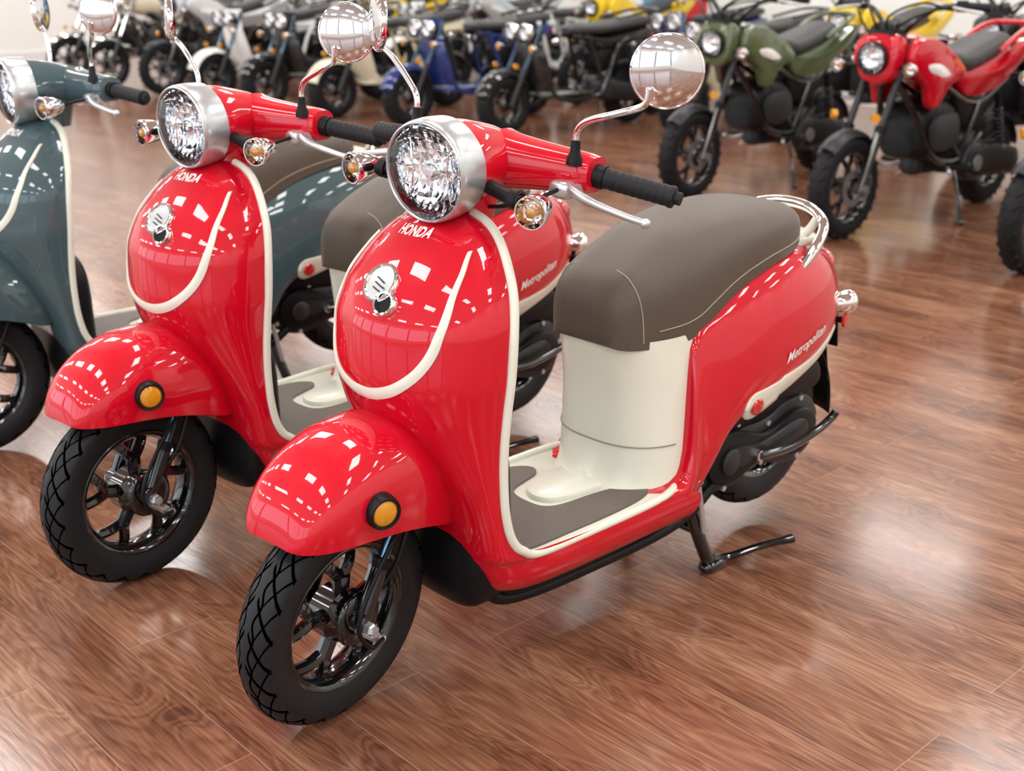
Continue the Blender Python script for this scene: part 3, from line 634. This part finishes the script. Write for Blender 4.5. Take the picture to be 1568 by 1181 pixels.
def fatscooter(P):
    B=Builder(group=True); B.mats=[P]
    wheel(B,'f',0,.22,.22,.062,.125,nsp=4); wheel(B,'r',-1.2,.22,.22,.066,.125,nsp=4)
    ad=V((AX.x,0,AX.z))
    for s in (1,-1):
        a=V((0,s*.095,.22)); B.tube('',[a,a+ad*.28],.024,GREYM); B.tube('',[a+ad*.25,a+ad*.62],.017,STEEL)
        headlamp(B,V((-.11,s*.085,.72)),(1,0,-.05),.066,.05,CHROME); B.rev('',[(-.045,.066),(-.09,.05),(-.10,0)],V((-.11,s*.085,.72)),(1,0,-.05),BLACKP)
        B.tube('',[(-.33,s*.02,.86),(-.34,s*.10,.93),(-.38,s*.2,.98),(-.43,s*.25,.98)],.012,BLACKG); B.tube('',[(-.43,s*.25,.98),(-.46,s*.36,.975)],.018,GRIP)
        B.tube('',[(-.39,s*.22,.97),(-.36,s*.30,.965),(-.39,s*.35,.96)],.006,SATIN)
        B.tube('',[(-.40,s*.21,.99),(-.40,s*.24,1.09),(-.38,s*.31,1.14)],.005,CHROME); mirror(B,s,V((-.38,s*.34,1.17)),math.radians(20),r=.048)
        signal(B,'',V((-.10,s*.20,.62)),(1,0,0),.026,.05,amber=True); B.tube('',[(-.15,s*.08,.63),(-.13,s*.19,.62)],.008,BLACKP)
        B.tube('',[(-.02,s*.115,.50),(-.02,s*.13,.50)],.02,AMBER)
        B.tube('',[(-.26,s*.05,.66),(-.30,s*.13,.42),(-.40,s*.17,.25),(-.75,s*.17,.25),(-.85,s*.16,.35),(-1.0,s*.14,.62),(-1.30,s*.13,.66)],.018,P)
        B.tube('',[(-.70,s*.12,.68),(-.78,s*.14,.46),(-.84,s*.16,.30)],.015,P)
        B.tube('',[(-.62,s*.11,.68),(-.95,s*.13,.64),(-1.38,s*.10,.70)],.014,P)
        B.tube('',[(-1.2,s*.13,.24),(-1.1,s*.13,.60)],.018,BLACKG); B.tube('',[(-1.19,s*.13,.30),(-1.12,s*.13,.54)],.030,GREYM)
        signal(B,'',V((-1.38,s*.14,.58)),(-1,0,0),.026,.05,amber=True)
    rows=[]
    for z,x,w in ((.30,-.235,.16),(.40,-.205,.18),(.52,-.17,.17),(.62,-.15,.14),(.72,-.17,.10),(.80,-.20,.06)):
        rows.append([(x-.10*abs(u)**2.2,w*u,z) for u in [-1+j/8 for j in range(17)]])
    B.grid('',rows,P); B.grid('',[[(p[0]-.012,p[1],p[2]) for p in r] for r in rows],BLACKP)
    for cx,r,a0,a1,w,m in ((0,.258,20,150,.085,P),(-1.2,.262,30,150,.09,BLACKP)):
        rows=[]
        for i in range(14):
            a=math.radians(a0+(a1-a0)*i/13)
            rows.append([(cx+(r-.04*abs(y)**2)*math.cos(a),w*y,.22+(r-.04*abs(y)**2)*math.sin(a)) for y in (-1,-.8,-.4,0,.4,.8,1)])
        B.grid('',rows,m)
    fl=[(-.28,.15),(-.30,-.15),(-.75,-.16),(-.75,.16)]
    B.prism('',smoothloop(fl,5),(0,0,.255),(1,0,0),(0,1,0),.03,.008,P)
    loft=mkloft(B)
    loft([(-.58,.72,.05,.02),(-.61,.725,.12,.04),(-.8,.725,.14,.045),(-1.1,.75,.14,.045),(-1.34,.77,.12,.035),(-1.38,.77,.05,.015)],SEATB)
    loft([(-.80,.62,.05,.04),(-.86,.62,.13,.06),(-1.1,.65,.13,.06),(-1.34,.70,.10,.04),(-1.38,.71,.04,.02)],P)
    loft([(-.85,.27,.05,.05),(-.9,.28,.15,.09),(-1.05,.26,.15,.085),(-1.27,.24,.14,.07),(-1.33,.24,.05,.03)],GREYM,e=.5)
    loft([(-.80,.50,.05,.05),(-.86,.50,.11,.10),(-1.0,.52,.11,.09),(-1.06,.52,.05,.04)],BLACKP,e=.5)
    B.ell('',(-1.40,0,.66),(.03,.07,.035),REDL,seg=16); B.ell('',(-1.15,-.17,.28),(.20,.05,.05),BLACKG,seg=16,n=3)
    B.tube('',[(-.80,.13,.2),(-.76,.2,.1),(-.74,.24,.012)],.010,BLACKG)
    B.tube('',[(-1.0,.10,.80),(-1.30,.12,.84),(-1.42,.08,.85),(-1.42,-.08,.85),(-1.30,-.12,.84),(-1.0,-.10,.80)],.012,BLACKG)
    return B
meStreet=minibike(RED).make('street_minibike_mesh'); meRetro=minibike(RED,True).make('retro_minibike_mesh'); meFat=fatscooter(RED).make('offroad_scooter_mesh')
def put(me,name,P,x,y,yaw=0):
    ob=bpy.data.objects.new(name,me); COL.objects.link(ob); ob.location=(x,y,0); ob.rotation_euler=(0,0,math.radians(yaw))
    ob.material_slots[0].link='OBJECT'; ob.material_slots[0].material=P
    return ob
S_,R_,F_=(meStreet,'mini_motorcycle'),(meRetro,'retro_minibike'),(meFat,'offroad_scooter')
for t,P,x,y,yw in [
 (S_,RED,-3.93,-1.53,-1),(S_,OLIVE,-4.17,-2.64,2),(S_,BLK,-3.93,-.62,-2),
 (S_,YEL,-5.80,-.95,2),(S_,BLK,-5.95,-2.0,0),(S_,YEL,-6.35,-3.30,-2),(F_,CRMP,-6.0,-4.20,-6),
 (F_,BLK,-5.10,-5.15,-6),(F_,BLUE,-4.90,-6.02,-4),(F_,CRMP,-4.80,-6.88,0),(F_,BLK,-4.70,-7.74,0),(F_,WHP,-4.70,-8.60,0),
 (S_,SILV,-4.65,-9.46,0),(R_,CRMP,-4.5,-10.32,0),(R_,WHP,-4.5,-11.18,0),
 (F_,BLUE,-6.85,-5.25,0),(S_,YEL,-6.85,-6.1,0),(F_,WHP,-6.85,-6.95,0),(S_,SILV,-6.85,-7.8,0),(F_,WHP,-6.85,-8.65,0),(S_,YEL,-6.85,-9.5,0),(F_,WHP,-6.85,-10.35,0),(R_,SILV,-6.85,-11.2,0),(R_,WHP,-6.85,-12.05,0),(R_,CRMP,-6.85,-12.9,0)]:
    put(t[0],t[1],P,x,y,yw)
# ------------------------------------------------------------------ room
X0,X1,Y0,Y1,H=-8.55,7.0,-14.2,6.5,3.4
def floor_mat():
    m,nt,b=newmat('wood_plank_floor'); N=nt.nodes;L=nt.links
    tc=N.new('ShaderNodeTexCoord'); sp=N.new('ShaderNodeSeparateXYZ'); L.new(tc.outputs['Object'],sp.inputs[0])
    cb=N.new('ShaderNodeCombineXYZ'); L.new(sp.outputs[1],cb.inputs[0]); L.new(sp.outputs[0],cb.inputs[1])
    br=N.new('ShaderNodeTexBrick'); br.offset=.37; br.offset_frequency=2; br.inputs['Scale'].default_value=1
    br.inputs['Brick Width'].default_value=1.22; br.inputs['Row Height'].default_value=.18; br.inputs['Mortar Size'].default_value=.0010; br.inputs['Mortar Smooth'].default_value=.3
    br.inputs['Color1'].default_value=(0,0,0,1); br.inputs['Color2'].default_value=(1,1,1,1); br.inputs['Mortar'].default_value=(.5,.5,.5,1)
    L.new(cb.outputs[0],br.inputs['Vector'])
    bw=N.new('ShaderNodeRGBToBW'); L.new(br.outputs['Color'],bw.inputs[0])
    off=N.new('ShaderNodeCombineXYZ'); 
    mu=N.new('ShaderNodeMath'); mu.operation='MULTIPLY'; mu.inputs[1].default_value=17; L.new(bw.outputs[0],mu.inputs[0]); L.new(mu.outputs[0],off.inputs[2])
    mp=N.new('ShaderNodeMapping'); mp.inputs['Scale'].default_value=(2.2,10,1); L.new(cb.outputs[0],mp.inputs[0])
    va=N.new('ShaderNodeVectorMath'); va.operation='ADD'; L.new(mp.outputs[0],va.inputs[0]); L.new(off.outputs[0],va.inputs[1])
    n1=N.new('ShaderNodeTexNoise'); n1.inputs['Scale'].default_value=1.0; n1.inputs['Detail'].default_value=2.5; n1.inputs['Distortion'].default_value=.9; L.new(va.outputs[0],n1.inputs['Vector'])
    ms=N.new('ShaderNodeMath'); ms.operation='MULTIPLY'; ms.inputs[1].default_value=80; L.new(n1.outputs['Fac'],ms.inputs[0])
    si=N.new('ShaderNodeMath'); si.operation='SINE'; L.new(ms.outputs[0],si.inputs[0])
    mp2=N.new('ShaderNodeMapping'); mp2.inputs['Scale'].default_value=(9,150,1); L.new(cb.outputs[0],mp2.inputs[0])
    n2=N.new('ShaderNodeTexNoise'); n2.inputs['Scale'].default_value=1; n2.inputs['Detail'].default_value=5; L.new(mp2.outputs[0],n2.inputs['Vector'])
    mp3=N.new('ShaderNodeMapping'); mp3.inputs['Scale'].default_value=(1.1,3.2,1); L.new(cb.outputs[0],mp3.inputs[0])
    n3=N.new('ShaderNodeTexNoise'); n3.inputs['Scale'].default_value=2; n3.inputs['Detail'].default_value=2; L.new(mp3.outputs[0],n3.inputs['Vector'])
    def mad(a,k,c):
        n=N.new('ShaderNodeMath'); n.operation='MULTIPLY_ADD'; L.new(a,n.inputs[0]); n.inputs[1].default_value=k
        if isinstance(c,float): n.inputs[2].default_value=c
        else: L.new(c,n.inputs[2])
        return n.outputs[0]
    v=mad(si.outputs[0],.050,0.0); v=mad(n1.outputs['Fac'],.42,v); v=mad(n2.outputs['Fac'],.45,v); v=mad(n3.outputs['Fac'],.28,v); v=mad(bw.outputs[0],.09,v)
    v=mad(v,1.0,-.12)
    cr=N.new('ShaderNodeValToRGB'); e=cr.color_ramp.elements
    e[0].position=.22; e[0].color=(.045,.019,.012,1); e[1].position=.80; e[1].color=(.43,.235,.145,1)
    q=e.new(.38); q.color=(.130,.052,.029,1); q=e.new(.53); q.color=(.225,.098,.055,1)
    L.new(v,cr.inputs[0])
    mx=N.new('ShaderNodeMix'); mx.data_type='RGBA'; L.new(br.outputs['Fac'],mx.inputs[0]); L.new(cr.outputs[0],mx.inputs[6]); mx.inputs[7].default_value=(.33,.20,.145,1)
    L.new(mx.outputs[2],b.inputs['Base Color'])
    rr=mad(n2.outputs['Fac'],.14,.10); L.new(rr,b.inputs['Roughness'])
    bp=N.new('ShaderNodeBump'); bp.inputs['Strength'].default_value=.2; bp.inputs['Distance'].default_value=.001; L.new(v,bp.inputs['Height']); L.new(bp.outputs[0],b.inputs['Normal'])
    return m
R=Builder()
def box(name,a,b,mat):
    vs=[(x,y,z) for x in (a[0],b[0]) for y in (a[1],b[1]) for z in (a[2],b[2])]
    fs=[(0,1,3,2),(4,6,7,5),(0,4,5,1),(2,3,7,6),(0,2,6,4),(1,5,7,3)]
    return R.add(name,vs,fs,mat)
WALL=pbr('painted_wall',(.88,.89,.86),.7,noise=.03,nscale=6)
WHITE=pbr('white_trim',(.8,.8,.8),.5)
CEIL=pbr('ceiling_tile',(.80,.80,.78),.8,noise=.03,nscale=20)
box('floor',(X0,Y0,-.1),(X1,Y1,0),floor_mat())
box('wall_back',(X0-.15,Y0,0),(X0,Y1,H),WALL); box('wall_side',(X0-.15,Y0-.15,0),(X1,Y0,H),WALL); box('wall_near',(X0-.15,Y1,0),(X1,Y1+.15,H),WALL)
box('baseboard_back',(X0,Y0,0),(X0+.015,Y1,.12),WHITE); box('baseboard_side',(X0,Y0,0),(X1,Y0+.015,.12),WHITE)
box('wall_front_sill',(X1,Y0-.15,0),(X1+.15,Y1+.15,.5),WALL); box('wall_front_header',(X1,Y0-.15,2.8),(X1+.15,Y1+.15,H),WALL)
for i in range(8):
    y=Y0+(Y1-Y0)*i/7; box('trim_%d'%i,(X1,y-.08,.5),(X1+.15,y+.08,2.8),BLACKP)
box('ceiling',(X0-.15,Y0-.15,H),(X1+.15,Y1+.15,H+.1),CEIL)
LM,nt,b=newmat('troffer_diffuser')
b.inputs['Base Color'].default_value=(.9,.9,.9,1); b.inputs['Emission Color'].default_value=(1,.985,.96,1); b.inputs['Emission Strength'].default_value=20.5
LB=Builder(group=True); FB=Builder(group=True)
nx=7; ny=10
for i in range(nx):
    for j in range(ny):
        x=X0+(X1-X0)*(i+.5)/nx; y=Y0+(Y1-Y0)*(j+.5)/ny
        LB.add('',[(x-.19,y-.5,H-.012),(x+.19,y-.5,H-.012),(x+.19,y+.5,H-.012),(x-.19,y+.5,H-.012)],[(0,1,2,3)],LM)
        for a,c in (((x-.22,y-.53),(x+.22,y-.5)),((x-.22,y+.5),(x+.22,y+.53)),((x-.22,y-.5),(x-.19,y+.5)),((x+.19,y-.5),(x+.22,y+.5))):
            vs=[(X,Y,Z) for X in (a[0],c[0]) for Y in (a[1],c[1]) for Z in (H-.02,H)]
            FB.add('',vs,[(0,1,3,2),(4,6,7,5),(0,4,5,1),(2,3,7,6),(0,2,6,4),(1,5,7,3)],WHITE)
me=LB.make('ceiling_light_panels'); ob=bpy.data.objects.new('ceiling_light_panels',me); COL.objects.link(ob)
me=FB.make('ceiling_light_frames'); ob2=bpy.data.objects.new('frames',me); COL.objects.link(ob2); ob2.parent=ob
BLU2=pbr('banner_blue',(.10,.32,.50),.5); BW=pbr('banner_white',(.82,.85,.88),.5); BR2=pbr('banner_red',(.6,.03,.03),.5)
pb=empty('wall_banner')
for nm,y0,y1,z0,z1,mm,o in (('panel',-7.0,-5.9,.35,2.3,BW,.02),('stripe',-6.85,-6.45,.6,2.2,BLU2,.03),('logo_block',-6.35,-6.05,.6,.85,BR2,.03)):
    o_=box(nm,(X0,y0,z0),(X0+o,y1,z1),mm); o_.parent=pb
w=bpy.data.worlds.new('world'); SC.world=w; w.use_nodes=True; bg=w.node_tree.nodes['Background']; bg.inputs[0].default_value=(.78,.88,1,1); bg.inputs[1].default_value=3.0
# ------------------------------------------------------------------ camera
cam=bpy.data.cameras.new('camera'); co=bpy.data.objects.new('camera',cam); COL.objects.link(co); SC.camera=co
ya=math.radians(137.36); r=V((math.cos(ya),math.sin(ya),0)); g=V((math.cos(ya+math.pi/2),math.sin(ya+math.pi/2),0)); p=math.radians(19.53)
f=g*math.cos(p)-V((0,0,math.sin(p))); u=g*math.sin(p)+V((0,0,math.cos(p))); ro=math.radians(-.33)
xa=r*math.cos(ro)+u*math.sin(ro); yax=-r*math.sin(ro)+u*math.cos(ro); za=-f
M=Matrix((( xa.x,yax.x,za.x,1.039),(xa.y,yax.y,za.y,1.590),(xa.z,yax.z,za.z,1.281),(0,0,0,1)))
co.matrix_world=M
cam.sensor_width=36; cam.lens=36*1877/1568; cam.clip_start=.05; cam.clip_end=100
cam.dof.use_dof=True; cam.dof.focus_distance=2.1; cam.dof.aperture_fstop=4.2
try:
    SC.view_settings.view_transform='Standard'; SC.view_settings.exposure=0.0
except Exception: pass
